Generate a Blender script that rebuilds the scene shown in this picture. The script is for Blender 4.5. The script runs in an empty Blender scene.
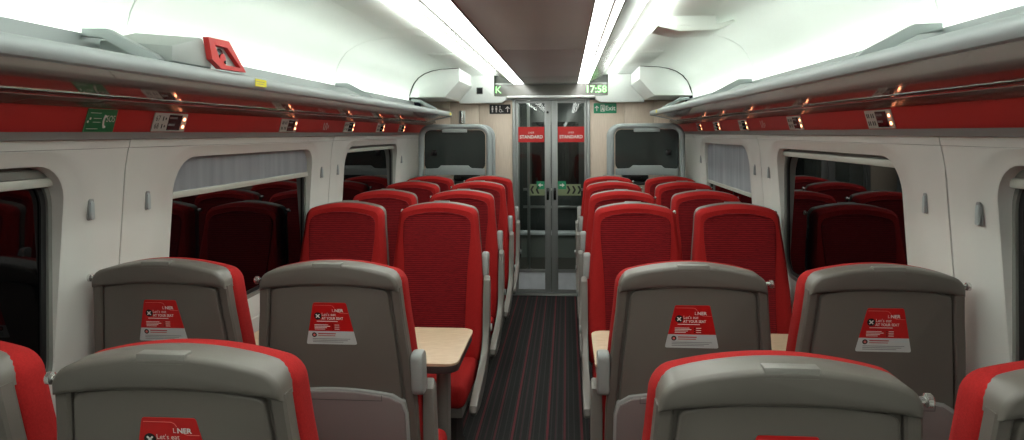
import bpy, bmesh, math, random
from mathutils import Matrix, Vector

# ------------------------------------------------------------------ camera, world, exposure
scene = bpy.context.scene
C = scene.collection
F_PX, VPX, VPY = 690.0, 567.0, 133.0
PSI = math.atan((VPX - 512) / F_PX)
ROLL = math.radians(-0.24)
cam_d = bpy.data.cameras.new('camera')
cam = bpy.data.objects.new('camera', cam_d)
C.objects.link(cam)
cam_d.sensor_fit = 'HORIZONTAL'; cam_d.sensor_width = 36
cam_d.lens = F_PX / 1024 * 36
cam_d.shift_y = -(220 - VPY) / 1024
cam_d.clip_start = 0.02
cam.location = (0.162, 0, 1.65)
cam.rotation_euler = (Matrix.Rotation(PSI, 3, 'Z') @ Matrix.Rotation(math.pi / 2, 3, 'X')
                      @ Matrix.Rotation(ROLL, 3, 'Z')).to_euler()
scene.camera = cam
w = bpy.data.worlds.new('night'); scene.world = w; w.use_nodes = True
w.node_tree.nodes['Background'].inputs[0].default_value = (0.004, 0.005, 0.007, 1)
vs = scene.view_settings
vs.view_transform = 'Standard'; vs.look = 'None'; vs.gamma = 1; vs.use_curve_mapping = False
vs.exposure = 0.40
STRIP_E, COVE_E, UP_E = 6.0, 10.0, 17.0
try:
    scene.cycles.use_denoising = True
    scene.cycles.max_bounces = 8
    scene.cycles.diffuse_bounces = 4
    scene.cycles.glossy_bounces = 4
    scene.cycles.transparent_max_bounces = 12
    scene.cycles.caustics_reflective = False
    scene.cycles.caustics_refractive = False
except Exception:
    pass

# ------------------------------------------------------------------ materials
def s2l(c):
    return tuple(((v / 255) / 12.92 if v <= 10 else (((v / 255) + 0.055) / 1.055) ** 2.4) for v in c)

MATS = {}
def mat(name, rgb, rough=0.5, metal=0.0, var=0.0, vscale=30, bump=0.0, bscale=200, spec=0.5, ior=1.5, coat=0.0):
    m = bpy.data.materials.new(name); m.use_nodes = True
    nt = m.node_tree; b = nt.nodes['Principled BSDF']
    c = s2l(rgb)
    b.inputs['Base Color'].default_value = (*c, 1)
    b.inputs['Roughness'].default_value = rough
    b.inputs['Metallic'].default_value = metal
    b.inputs['IOR'].default_value = ior
    b.inputs['Specular IOR Level'].default_value = spec
    if coat: b.inputs['Coat Weight'].default_value = coat
    tc = None
    if var or bump:
        tc = nt.nodes.new('ShaderNodeTexCoord')
    if var:
        n = nt.nodes.new('ShaderNodeTexNoise'); n.inputs['Scale'].default_value = vscale; n.inputs['Detail'].default_value = 4
        nt.links.new(tc.outputs['Object'], n.inputs['Vector'])
        r = nt.nodes.new('ShaderNodeValToRGB')
        r.color_ramp.elements[0].position = 0.3; r.color_ramp.elements[1].position = 0.7
        r.color_ramp.elements[0].color = (*[v * (1 - var) for v in c], 1)
        r.color_ramp.elements[1].color = (*[min(1, v * (1 + var)) for v in c], 1)
        nt.links.new(n.outputs['Fac'], r.inputs['Fac']); nt.links.new(r.outputs['Color'], b.inputs['Base Color'])
    if bump:
        n2 = nt.nodes.new('ShaderNodeTexNoise'); n2.inputs['Scale'].default_value = bscale; n2.inputs['Detail'].default_value = 3
        nt.links.new(tc.outputs['Object'], n2.inputs['Vector'])
        bp = nt.nodes.new('ShaderNodeBump'); bp.inputs['Strength'].default_value = bump; bp.inputs['Distance'].default_value = 0.002
        nt.links.new(n2.outputs['Fac'], bp.inputs['Height']); nt.links.new(bp.outputs['Normal'], b.inputs['Normal'])
    MATS[name] = m
    return m

def emis(name, rgb, strength):
    m = bpy.data.materials.new(name); m.use_nodes = True
    nt = m.node_tree; b = nt.nodes['Principled BSDF']
    b.inputs['Base Color'].default_value = (0.8, 0.8, 0.8, 1)
    b.inputs['Emission Color'].default_value = (*rgb, 1)
    b.inputs['Emission Strength'].default_value = strength
    MATS[name] = m
    return m

mat('white_panel', (200, 200, 194), 0.42, var=0.02, vscale=3)
mat('vault_white', (232, 236, 231), 0.5, var=0.015, vscale=2)
mat('fascia_white', (236, 239, 236), 0.45, var=0.015, vscale=2)
mat('ceiling_taupe', (190, 194, 194), 0.45, var=0.03, vscale=2)
mat('side_grey', (150, 146, 140), 0.22, spec=0.6)
mat('rack_grey', (160, 167, 167), 0.45, 0.1, var=0.02, vscale=6)
mat('rack_mirror', (176, 171, 166), 0.07, 0.55, var=0.04, vscale=3)
mat('trough', (105, 98, 92), 0.25, 0.3)
mat('band_red', (190, 38, 36), 0.45, var=0.03, vscale=4)
mat('bar_grey', (138, 140, 138), 0.4, 0.3)
mat('wood', (196, 178, 160), 0.5, var=0.05, vscale=12)
mat('shell', (101, 95, 88), 0.48, var=0.03, vscale=5, bump=0.08, bscale=600)
mat('cap', (106, 101, 94), 0.42, var=0.02, vscale=5, bump=0.08, bscale=600)
mat('tray', (128, 117, 115), 0.45, var=0.02, vscale=6)
mat('tray_edge', (158, 158, 155), 0.4)
mat('frame_grey', (128, 125, 119), 0.42, 0.15)
mat('armrest', (148, 152, 149), 0.42)
mat('base_dark', (62, 58, 56), 0.6)
mat('fabric_red', (163, 34, 33), 0.9, var=0.13, vscale=260, bump=0.5, bscale=900, spec=0.15)
mat('chrome', (205, 205, 205), 0.16, 1.0)
mat('steel', (176, 178, 176), 0.32, 0.85)
mat('black', (14, 14, 14), 0.5)
mat('rubber', (22, 22, 22), 0.6)
mat('night_glass', (3, 3, 4), 0.02, ior=1.38)
mat('smoked_glass', (50, 57, 55), 0.06, ior=1.6)
mat('win_grey', (128, 130, 124), 0.4, 0.2)
mat('blind_bar', (186, 188, 178), 0.38, 0.1)
mat('card_red', (196, 24, 24), 0.4)
mat('card_white', (196, 200, 198), 0.4)
mat('ink_white', (230, 225, 220), 0.5)
mat('ink_pale_red', (226, 120, 112), 0.5)
mat('ink_red', (180, 50, 45), 0.5)
mat('ink_grey', (120, 122, 122), 0.5)
mat('ink_black', (14, 12, 12), 0.5)
mat('sign_green', (16, 112, 66), 0.4)
mat('exit_green', (24, 140, 98), 0.4)
mat('plate', (196, 192, 184), 0.4)
mat('lcd', (26, 26, 28), 0.15)
mat('lcd_text', (120, 124, 124), 0.3)
mat('yellow', (228, 214, 40), 0.5)
mat('case_grey', (160, 166, 163), 0.45)
mat('case_red', (206, 52, 50), 0.5)
mat('frost', (128, 138, 104), 0.35)
mat('kick', (222, 226, 230), 0.3, 0.0, var=0.08, vscale=10)
mat('vest_floor', (58, 56, 50), 0.5)
mat('vest_wall', (136, 140, 136), 0.4, 0.1)
mat('vest_dark', (62, 68, 66), 0.3)
mat('table_edge', (58, 52, 50), 0.5)
mat('gap_dark', (40, 38, 36), 0.8)
emis('strip', (0.98, 1.0, 0.96), STRIP_E)
emis('cove', (0.93, 1.0, 0.93), COVE_E)
emis('uplight', (0.90, 1.0, 0.91), UP_E)
emis('led_orange', (1.0, 0.28, 0.12), 9.0)
emis('led_green', (0.06, 1.0, 0.01), 1.4)
emis('vest_light', (0.95, 1.0, 0.95), 16.0)
mat('display_glass', (104, 102, 96), 0.12, spec=0.8)
mat('knob_metal', (222, 220, 216), 0.2, 0.85)
mat('door_steel', (150, 152, 150), 0.4, 0.5)

def nodes_of(name):
    m = bpy.data.materials.new(name); m.use_nodes = True
    MATS[name] = m
    return m.node_tree, m.node_tree.nodes['Principled BSDF']

# ribbed seat insert: fine broken horizontal rows
nt, b = nodes_of('fabric_insert')
b.inputs['Roughness'].default_value = 0.92; b.inputs['Specular IOR Level'].default_value = 0.15
tc = nt.nodes.new('ShaderNodeTexCoord')
mp = nt.nodes.new('ShaderNodeMapping'); mp.inputs['Scale'].default_value = (1, 0.2, 1)
wv = nt.nodes.new('ShaderNodeTexWave'); wv.wave_type = 'BANDS'; wv.bands_direction = 'Z'
wv.inputs['Scale'].default_value = 30; wv.inputs['Distortion'].default_value = 1.4
wv.inputs['Detail'].default_value = 2; wv.inputs['Detail Scale'].default_value = 3.0
ns = nt.nodes.new('ShaderNodeTexNoise'); ns.inputs['Scale'].default_value = 60
mp2 = nt.nodes.new('ShaderNodeMapping'); mp2.inputs['Scale'].default_value = (0.5, 1, 4)
mx = nt.nodes.new('ShaderNodeMath'); mx.operation = 'MULTIPLY'
rp = nt.nodes.new('ShaderNodeValToRGB')
rp.color_ramp.elements[0].position = 0.12; rp.color_ramp.elements[0].color = (*s2l((102, 20, 25)), 1)
rp.color_ramp.elements[1].position = 0.5; rp.color_ramp.elements[1].color = (*s2l((144, 31, 34)), 1)
L = nt.links
L.new(tc.outputs['Object'], mp.inputs['Vector']); L.new(mp.outputs['Vector'], wv.inputs['Vector'])
L.new(tc.outputs['Object'], mp2.inputs['Vector']); L.new(mp2.outputs['Vector'], ns.inputs['Vector'])
L.new(wv.outputs['Fac'], mx.inputs[0]); L.new(ns.outputs['Fac'], mx.inputs[1])
L.new(mx.outputs[0], rp.inputs['Fac']); L.new(rp.outputs['Color'], b.inputs['Base Color'])
bp = nt.nodes.new('ShaderNodeBump'); bp.inputs['Strength'].default_value = 0.35; bp.inputs['Distance'].default_value = 0.002
L.new(wv.outputs['Fac'], bp.inputs['Height']); L.new(bp.outputs['Normal'], b.inputs['Normal'])

# striped carpet: thin red and grey lines running down the aisle
nt, b = nodes_of('carpet')
b.inputs['Roughness'].default_value = 0.95; b.inputs['Specular IOR Level'].default_value = 0.1
tc = nt.nodes.new('ShaderNodeTexCoord'); sx = nt.nodes.new('ShaderNodeSeparateXYZ')
nt.links.new(tc.outputs['Object'], sx.inputs[0])
def mth(op, a, bb=None):
    n = nt.nodes.new('ShaderNodeMath'); n.operation = op
    for i, v in enumerate((a, bb)):
        if v is None: continue
        if isinstance(v, (int, float)): n.inputs[i].default_value = v
        else: nt.links.new(v, n.inputs[i])
    return n.outputs[0]
noise = nt.nodes.new('ShaderNodeTexNoise'); noise.inputs['Scale'].default_value = 160; noise.inputs['Detail'].default_value = 4
nt.links.new(tc.outputs['Object'], noise.inputs['Vector'])
xj = mth('ADD', sx.outputs['X'], mth('MULTIPLY', mth('SUBTRACT', noise.outputs['Fac'], 0.5), 0.006))
def stripe(period, off, width):
    f = mth('FRACT', mth('DIVIDE', mth('ADD', xj, 20 + off), period))
    return mth('LESS_THAN', f, width / period)
def mixc(fac, a, bcol):
    n = nt.nodes.new('ShaderNodeMix'); n.data_type = 'RGBA'
    nt.links.new(fac, n.inputs[0])
    for idx, v in ((6, a), (7, bcol)):
        if isinstance(v, tuple): n.inputs[idx].default_value = (*v, 1)
        else: nt.links.new(v, n.inputs[idx])
    return n.outputs[2]
basec = mixc(noise.outputs['Fac'], s2l((34, 34, 34)), s2l((56, 56, 55)))
c1 = mixc(stripe(0.032, 0.0, 0.006), basec, s2l((58, 57, 56)))
c2 = mixc(stripe(0.19, 0.10, 0.013), c1, s2l((98, 52, 56)))
c3 = mixc(stripe(0.19, 0.004, 0.012), c2, s2l((88, 52, 55)))
c4 = mixc(stripe(0.19, 0.052, 0.008), c3, s2l((66, 52, 54)))
nt.links.new(c4, b.inputs['Base Color'])
bp = nt.nodes.new('ShaderNodeBump'); bp.inputs['Strength'].default_value = 0.5; bp.inputs['Distance'].default_value = 0.003
nt.links.new(noise.outputs['Fac'], bp.inputs['Height']); nt.links.new(bp.outputs['Normal'], b.inputs['Normal'])

# pale wood with fine grain
for nm, ca, cb, axis in (('table_wood', (214, 188, 158), (194, 164, 132), (3, 26, 3)), ('wall_wood', (222, 204, 186), (208, 189, 171), (26, 3, 1.2))):
    nt, b = nodes_of(nm); b.inputs['Roughness'].default_value = 0.42
    tc = nt.nodes.new('ShaderNodeTexCoord'); mp = nt.nodes.new('ShaderNodeMapping'); mp.inputs['Scale'].default_value = axis
    n = nt.nodes.new('ShaderNodeTexNoise'); n.inputs['Scale'].default_value = 6; n.inputs['Detail'].default_value = 6
    r = nt.nodes.new('ShaderNodeValToRGB')
    r.color_ramp.elements[0].position = 0.35; r.color_ramp.elements[0].color = (*s2l(ca), 1)
    r.color_ramp.elements[1].position = 0.7; r.color_ramp.elements[1].color = (*s2l(cb), 1)
    nt.links.new(tc.outputs['Object'], mp.inputs['Vector']); nt.links.new(mp.outputs['Vector'], n.inputs['Vector'])
    nt.links.new(n.outputs['Fac'], r.inputs['Fac']); nt.links.new(r.outputs['Color'], b.inputs['Base Color'])

# pleated blind cloth
nt, b = nodes_of('blind_cloth'); b.inputs['Roughness'].default_value = 0.85
tc = nt.nodes.new('ShaderNodeTexCoord'); mp = nt.nodes.new('ShaderNodeMapping'); mp.inputs['Scale'].default_value = (0, 1, 0.12)
n = nt.nodes.new('ShaderNodeTexNoise'); n.inputs['Scale'].default_value = 14; n.inputs['Detail'].default_value = 3
r = nt.nodes.new('ShaderNodeValToRGB')
r.color_ramp.elements[0].position = 0.3; r.color_ramp.elements[0].color = (*s2l((176, 181, 188)), 1)
r.color_ramp.elements[1].position = 0.7; r.color_ramp.elements[1].color = (*s2l((200, 204, 208)), 1)
nt.links.new(tc.outputs['Object'], mp.inputs['Vector']); nt.links.new(mp.outputs['Vector'], n.inputs['Vector'])
nt.links.new(n.outputs['Fac'], r.inputs['Fac']); nt.links.new(r.outputs['Color'], b.inputs['Base Color'])
bp = nt.nodes.new('ShaderNodeBump'); bp.inputs['Strength'].default_value = 0.2; bp.inputs['Distance'].default_value = 0.006
nt.links.new(n.outputs['Fac'], bp.inputs['Height']); nt.links.new(bp.outputs['Normal'], b.inputs['Normal'])

# clear door glass: transparent with a fresnel sheen
m = bpy.data.materials.new('clear_glass'); m.use_nodes = True; MATS['clear_glass'] = m
nt = m.node_tree; nt.nodes.remove(nt.nodes['Principled BSDF'])
tr = nt.nodes.new('ShaderNodeBsdfTransparent'); tr.inputs[0].default_value = (0.90, 0.93, 0.91, 1)
gl = nt.nodes.new('ShaderNodeBsdfGlossy'); gl.inputs['Roughness'].default_value = 0.02
fr = nt.nodes.new('ShaderNodeFresnel'); fr.inputs[0].default_value = 1.5
ms = nt.nodes.new('ShaderNodeMixShader')
nt.links.new(fr.outputs[0], ms.inputs[0]); nt.links.new(tr.outputs[0], ms.inputs[1]); nt.links.new(gl.outputs[0], ms.inputs[2])
nt.links.new(ms.outputs[0], nt.nodes['Material Output'].inputs[0])

# ------------------------------------------------------------------ mesh helpers
def mesh_from(name, bm, mats, smooth=True, angle=35):
    me = bpy.data.meshes.new(name)
    bmesh.ops.recalc_face_normals(bm, faces=bm.faces)
    if smooth:
        lim = math.radians(angle)
        for f in bm.faces: f.smooth = True
        for e in bm.edges:
            if len(e.link_faces) == 2 and e.calc_face_angle(0) > lim: e.smooth = False
    bm.to_mesh(me); bm.free()
    for m_ in (mats if isinstance(mats, (list, tuple)) else [mats]): me.materials.append(MATS[m_])
    return me

def obj(name, data, mats=None, parent=None, loc=None, kind=None, smooth=True):
    if isinstance(data, bmesh.types.BMesh): data = mesh_from(name, data, mats, smooth)
    o = bpy.data.objects.new(name, data); C.objects.link(o)
    if parent is not None: o.parent = parent
    if loc is not None: o.location = loc
    if kind: o['kind'] = kind
    return o

def tag(o, label, cat, group=None):
    o['label'] = label; o['category'] = cat
    if group: o['group'] = group
    return o

def thing(name, label, cat, loc=(0, 0, 0), rotz=0, group=None, matrix=None):
    o = bpy.data.objects.new(name, None); C.objects.link(o); o.empty_display_size = 0.1
    if matrix is not None: o.matrix_world = matrix
    else:
        o.location = loc; o.rotation_euler = (0, 0, rotz)
    return tag(o, label, cat, group)

def struct_root(name, loc=(0, 0, 0), matrix=None):
    o = bpy.data.objects.new(name, None); C.objects.link(o); o.empty_display_size = 0.1
    if matrix is not None: o.matrix_world = matrix
    else: o.location = loc
    o['kind'] = 'structure'
    return o

def NB(): return bmesh.new()

def box(bm, x0, x1, y0, y1, z0, z1, bev=0.0, seg=2, mi=0):
    vs_ = [bm.verts.new((x, y, z)) for x in (x0, x1) for y in (y0, y1) for z in (z0, z1)]
    q = [(0, 1, 3, 2), (4, 6, 7, 5), (0, 4, 5, 1), (2, 3, 7, 6), (0, 2, 6, 4), (1, 5, 7, 3)]
    fs = [bm.faces.new([vs_[i] for i in f]) for f in q]
    for f in fs: f.material_index = mi
    if bev:
        es = list({e for f in fs for e in f.edges})
        r_ = bmesh.ops.bevel(bm, geom=es, offset=bev, segments=seg, profile=0.5, affect='EDGES')
        for f in r_['faces']: f.material_index = mi
    return bm

def prism(bm, pts, axis, a0, a1, bev=0.0, mi=0):
    """polygon pts (p,q) extruded along axis; axis 'x': (y,z), 'y': (x,z), 'z': (x,y)"""
    def P(p, q, a):
        return {'x': (a, p, q), 'y': (p, a, q), 'z': (p, q, a)}[axis]
    A = [bm.verts.new(P(p, q, a0)) for p, q in pts]; B = [bm.verts.new(P(p, q, a1)) for p, q in pts]
    n = len(pts); fs = [bm.faces.new(A), bm.faces.new(B[::-1])]
    for i in range(n): fs.append(bm.faces.new((A[i], B[i], B[(i + 1) % n], A[(i + 1) % n])))
    for f in fs: f.material_index = mi
    if bev:
        es = list({e for f in fs[:2] for e in f.edges})
        bmesh.ops.bevel(bm, geom=es, offset=bev, segments=2, profile=0.5, affect='EDGES')
    return bm

def rrect(x0, x1, y0, y1, r, n=6):
    pts = []
    for cx, cy, a0 in ((x1 - r, y1 - r, 0), (x0 + r, y1 - r, 90), (x0 + r, y0 + r, 180), (x1 - r, y0 + r, 270)):
        for i in range(n + 1):
            a = math.radians(a0 + 90 * i / n); pts.append((cx + r * math.cos(a), cy + r * math.sin(a)))
    return pts

def ring(bm, outer, inner, axis, a0, a1, mi=0):
    """hollow frame between two loops with the same number of points"""
    def P(p, q, a):
        return {'x': (a, p, q), 'y': (p, a, q), 'z': (p, q, a)}[axis]
    n = len(outer)
    O0 = [bm.verts.new(P(p, q, a0)) for p, q in outer]; O1 = [bm.verts.new(P(p, q, a1)) for p, q in outer]
    I0 = [bm.verts.new(P(p, q, a0)) for p, q in inner]; I1 = [bm.verts.new(P(p, q, a1)) for p, q in inner]
    for i in range(n):
        j = (i + 1) % n
        for quad in ((O0[i], O0[j], I0[j], I0[i]), (O1[i], I1[i], I1[j], O1[j]), (O0[i], O1[i], O1[j], O0[j]), (I0[i], I0[j], I1[j], I1[i])):
            bm.faces.new(quad).material_index = mi
    return bm

def sheet(bm, prof, y0, y1, thick, mi=0):
    """open profile [(x,z)] extruded in y with thickness, outward = up/away from the room axis"""
    n = len(prof); nor = []
    for i in range(n):
        a = Vector(prof[max(0, i - 1)]); c = Vector(prof[min(n - 1, i + 1)])
        d = (c - a).normalized(); nn = Vector((-d.y, d.x))
        ref = Vector((prof[i][0], prof[i][1] - 1.2))
        if nn.dot(ref) < 0: nn = -nn
        nor.append(nn)
    out = [(prof[i][0] + nor[i].x * thick, prof[i][1] + nor[i].y * thick) for i in range(n)]
    loop = list(prof) + out[::-1]
    A = [bm.verts.new((p, y0, q)) for p, q in loop]; B = [bm.verts.new((p, y1, q)) for p, q in loop]
    m_ = len(loop)
    for i in range(m_):
        j = (i + 1) % m_
        bm.faces.new((A[i], A[j], B[j], B[i])).material_index = mi
    for i in range(n - 1):
        k = m_ - 1 - i
        bm.faces.new((A[i], A[i + 1], A[k - 1], A[k])); bm.faces.new((B[i], B[k], B[k - 1], B[i + 1]))
    return bm

def tube(bm, path, r, n=8, caps=True, mi=0):
    path = [Vector(p) for p in path]; rings = []
    up = None
    for i, p in enumerate(path):
        d = (path[min(i + 1, len(path) - 1)] - path[max(i - 1, 0)]).normalized()
        if up is None:
            up = Vector((0, 0, 1)) if abs(d.z) < 0.9 else Vector((1, 0, 0))
        u = d.cross(up).normalized(); v = u.cross(d).normalized(); up = v
        rr = r[i] if isinstance(r, (list, tuple)) else r
        rings.append([bm.verts.new(p + (u * math.cos(2 * math.pi * k / n) + v * math.sin(2 * math.pi * k / n)) * rr) for k in range(n)])
    for a, c in zip(rings, rings[1:]):
        for k in range(n):
            bm.faces.new((a[k], a[(k + 1) % n], c[(k + 1) % n], c[k])).material_index = mi
    if caps:
        bm.faces.new(rings[0][::-1]); bm.faces.new(rings[-1])
    return bm

def disc(bm, cx, cy, r, z0, z1, n=20, mi=0):
    return prism(bm, [(cx + r * math.cos(2 * math.pi * i / n), cy + r * math.sin(2 * math.pi * i / n)) for i in range(n)], 'z', z0, z1, mi=mi)

_TXT = {}
def text_bm(bm, s, size, x, y, z, align='CENTER', mi=0, sx=1.0, depth=0.0004, bold=0.0):
    """letters as thin solids in the local xy plane"""
    key = (s, align, bold)
    if key not in _TXT:
        cu = bpy.data.curves.new('letters', 'FONT'); cu.body = s; cu.size = 1; cu.align_x = align; cu.align_y = 'CENTER'
        cu.resolution_u = 3; cu.offset = bold
        to = bpy.data.objects.new('letters', cu); C.objects.link(to)
        dg = bpy.context.evaluated_depsgraph_get()
        me = bpy.data.meshes.new_from_object(to.evaluated_get(dg))
        _TXT[key] = ([tuple(v.co) for v in me.vertices], [tuple(p.vertices) for p in me.polygons])
        bpy.data.objects.remove(to); bpy.data.curves.remove(cu); bpy.data.meshes.remove(me)
    V, Fc = _TXT[key]
    vv = [bm.verts.new((x + a * size * sx, y + b_ * size, z + depth)) for a, b_, _ in V]
    for f in Fc:
        try: bm.faces.new([vv[i] for i in f]).material_index = mi
        except ValueError: pass
    return bm

def frame_m(o, u, v):
    u = Vector(u).normalized(); v = Vector(v).normalized(); n = u.cross(v)
    M = Matrix.Identity(4)
    for i in range(3):
        M[i][0] = u[i]; M[i][1] = v[i]; M[i][2] = n[i]; M[i][3] = o[i]
    return M

# ------------------------------------------------------------------ the carriage shell
Y0, YE = -3.0, 7.05
SEAMS = [-1.86, 0.16, 2.18, 4.19, 6.22]
def wallx(z):
    P_ = [(0, 1.325), (0.3, 1.34), (0.9, 1.345), (1.2, 1.336), (1.4, 1.318), (1.55, 1.298), (1.66, 1.278)]
    for (a, xa), (b_, xb) in zip(P_, P_[1:]):
        if z <= b_: return xa + (xb - xa) * max(0, (z - a)) / (b_ - a)
    return P_[-1][1]

obj('floor', box(NB(), -1.5, 1.5, Y0, 7.03, -0.06, 0), 'carpet', kind='structure', smooth=False)

def resample(loop, n):
    L_ = [0]
    for i in range(len(loop)):
        a, b_ = loop[i], loop[(i + 1) % len(loop)]; L_.append(L_[-1] + math.dist(a, b_))
    out = []
    for k in range(n):
        t = L_[-1] * k / n; i = max(j for j in range(len(loop)) if L_[j] <= t)
        a, b_ = loop[i], loop[(i + 1) % len(loop)]; f = (t - L_[i]) / max(1e-9, L_[i + 1] - L_[i])
        out.append((a[0] + (b_[0] - a[0]) * f, a[1] + (b_[1] - a[1]) * f))
    return out

def rect_ray(cx, cy, px, py, x0, x1, y0, y1):
    dx, dy = px - cx, py - cy; t = 1e9
    if dx > 1e-9: t = min(t, (x1 - cx) / dx)
    if dx < -1e-9: t = min(t, (x0 - cx) / dx)
    if dy > 1e-9: t = min(t, (y1 - cy) / dy)
    if dy < -1e-9: t = min(t, (y0 - cy) / dy)
    return cx + dx * t, cy + dy * t

ZT = 1.606
WZ0, WZ1, WR = 0.865, 1.562, 0.12
WL0 = 0.315
def WL1(s, k): return 1.80 if (s, k) == (1, 1) else 1.765 if (s, k) == (-1, 1) else 1.735
def window_panel(s, ya, yb, w1):
    """moulded wall panel with a rounded window opening, a shallow crease round it and a reveal"""
    bm = NB(); g = 0.0025
    y0 = ya + WL0; y1 = ya + w1; ya += g; yb -= g; cy = (y0 + y1) / 2; cz = (WZ0 + WZ1) / 2
    hole = rrect(y0, y1, WZ0, WZ1, WR, 8)
    outer = [rect_ray(cy, cz, p, q, ya, yb, 0.0, ZT) for p, q in hole]
    # make corner points exact
    for c in ((ya, 0.0), (ya, ZT), (yb, 0.0), (yb, ZT)):
        k = min(range(len(outer)), key=lambda i: math.dist(outer[i], c)); outer[k] = c
    n = len(hole)
    crease = rrect(y0 - 0.085, y1 + 0.085, WZ0 - 0.1, WZ1 + 0.035, 0.2, 8)
    loops = []
    def X(z, off): return s * (wallx(z) + off)
    loops.append([(X(q, 0.05), p, q) for p, q in [(cy + (p - cy) * 0.997, cz + (q - cz) * 0.994) for p, q in hole]])
    loops.append([(X(q, 0.009), p, q) for p, q in hole])
    loops.append([(X(q, 0.006), cy + (p - cy) * 1.008, cz + (q - cz) * 1.012) for p, q in hole])
    loops.append([(X(q, 0.004), p, q) for p, q in crease])
    loops.append([(X(q, 0.0), cy + (p - cy) * 1.012, cz + (q - cz) * 1.01) for p, q in crease])
    for f in (0.33, 0.66, 1.0):
        lp = []
        for (p, q), (a, b_) in zip(crease, outer):
            p = cy + (p - cy) * 1.012; q = cz + (q - cz) * 1.01
            yy, zz = p + (a - p) * f, q + (b_ - q) * f
            lp.append((X(zz, 0), yy, zz))
        loops.append(lp)
    loops.append([(x + s * 0.02, y, z) for x, y, z in loops[-1]])
    V = [[bm.verts.new(c) for c in lp] for lp in loops]
    for a, b_ in zip(V, V[1:]):
        for i in range(n): bm.faces.new((a[i], a[(i + 1) % n], b_[(i + 1) % n], b_[i]))
    return bm

def plain_panel(s, ya, yb):
    bm = NB(); zs = [0, 0.3, 0.6, 0.9, 1.05, 1.2, 1.3, 1.4, 1.48, 1.55, ZT]
    A = [[bm.verts.new((s * (wallx(z) + o), y, z)) for z in zs] for y, o in ((ya + .0025, .02), (ya + .0025, 0), (yb - .0025, 0), (yb - .0025, .02))]
    for a, b_ in zip(A, A[1:]):
        for i in range(len(zs) - 1): bm.faces.new((a[i], a[i + 1], b_[i + 1], b_[i]))
    return bm

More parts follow.
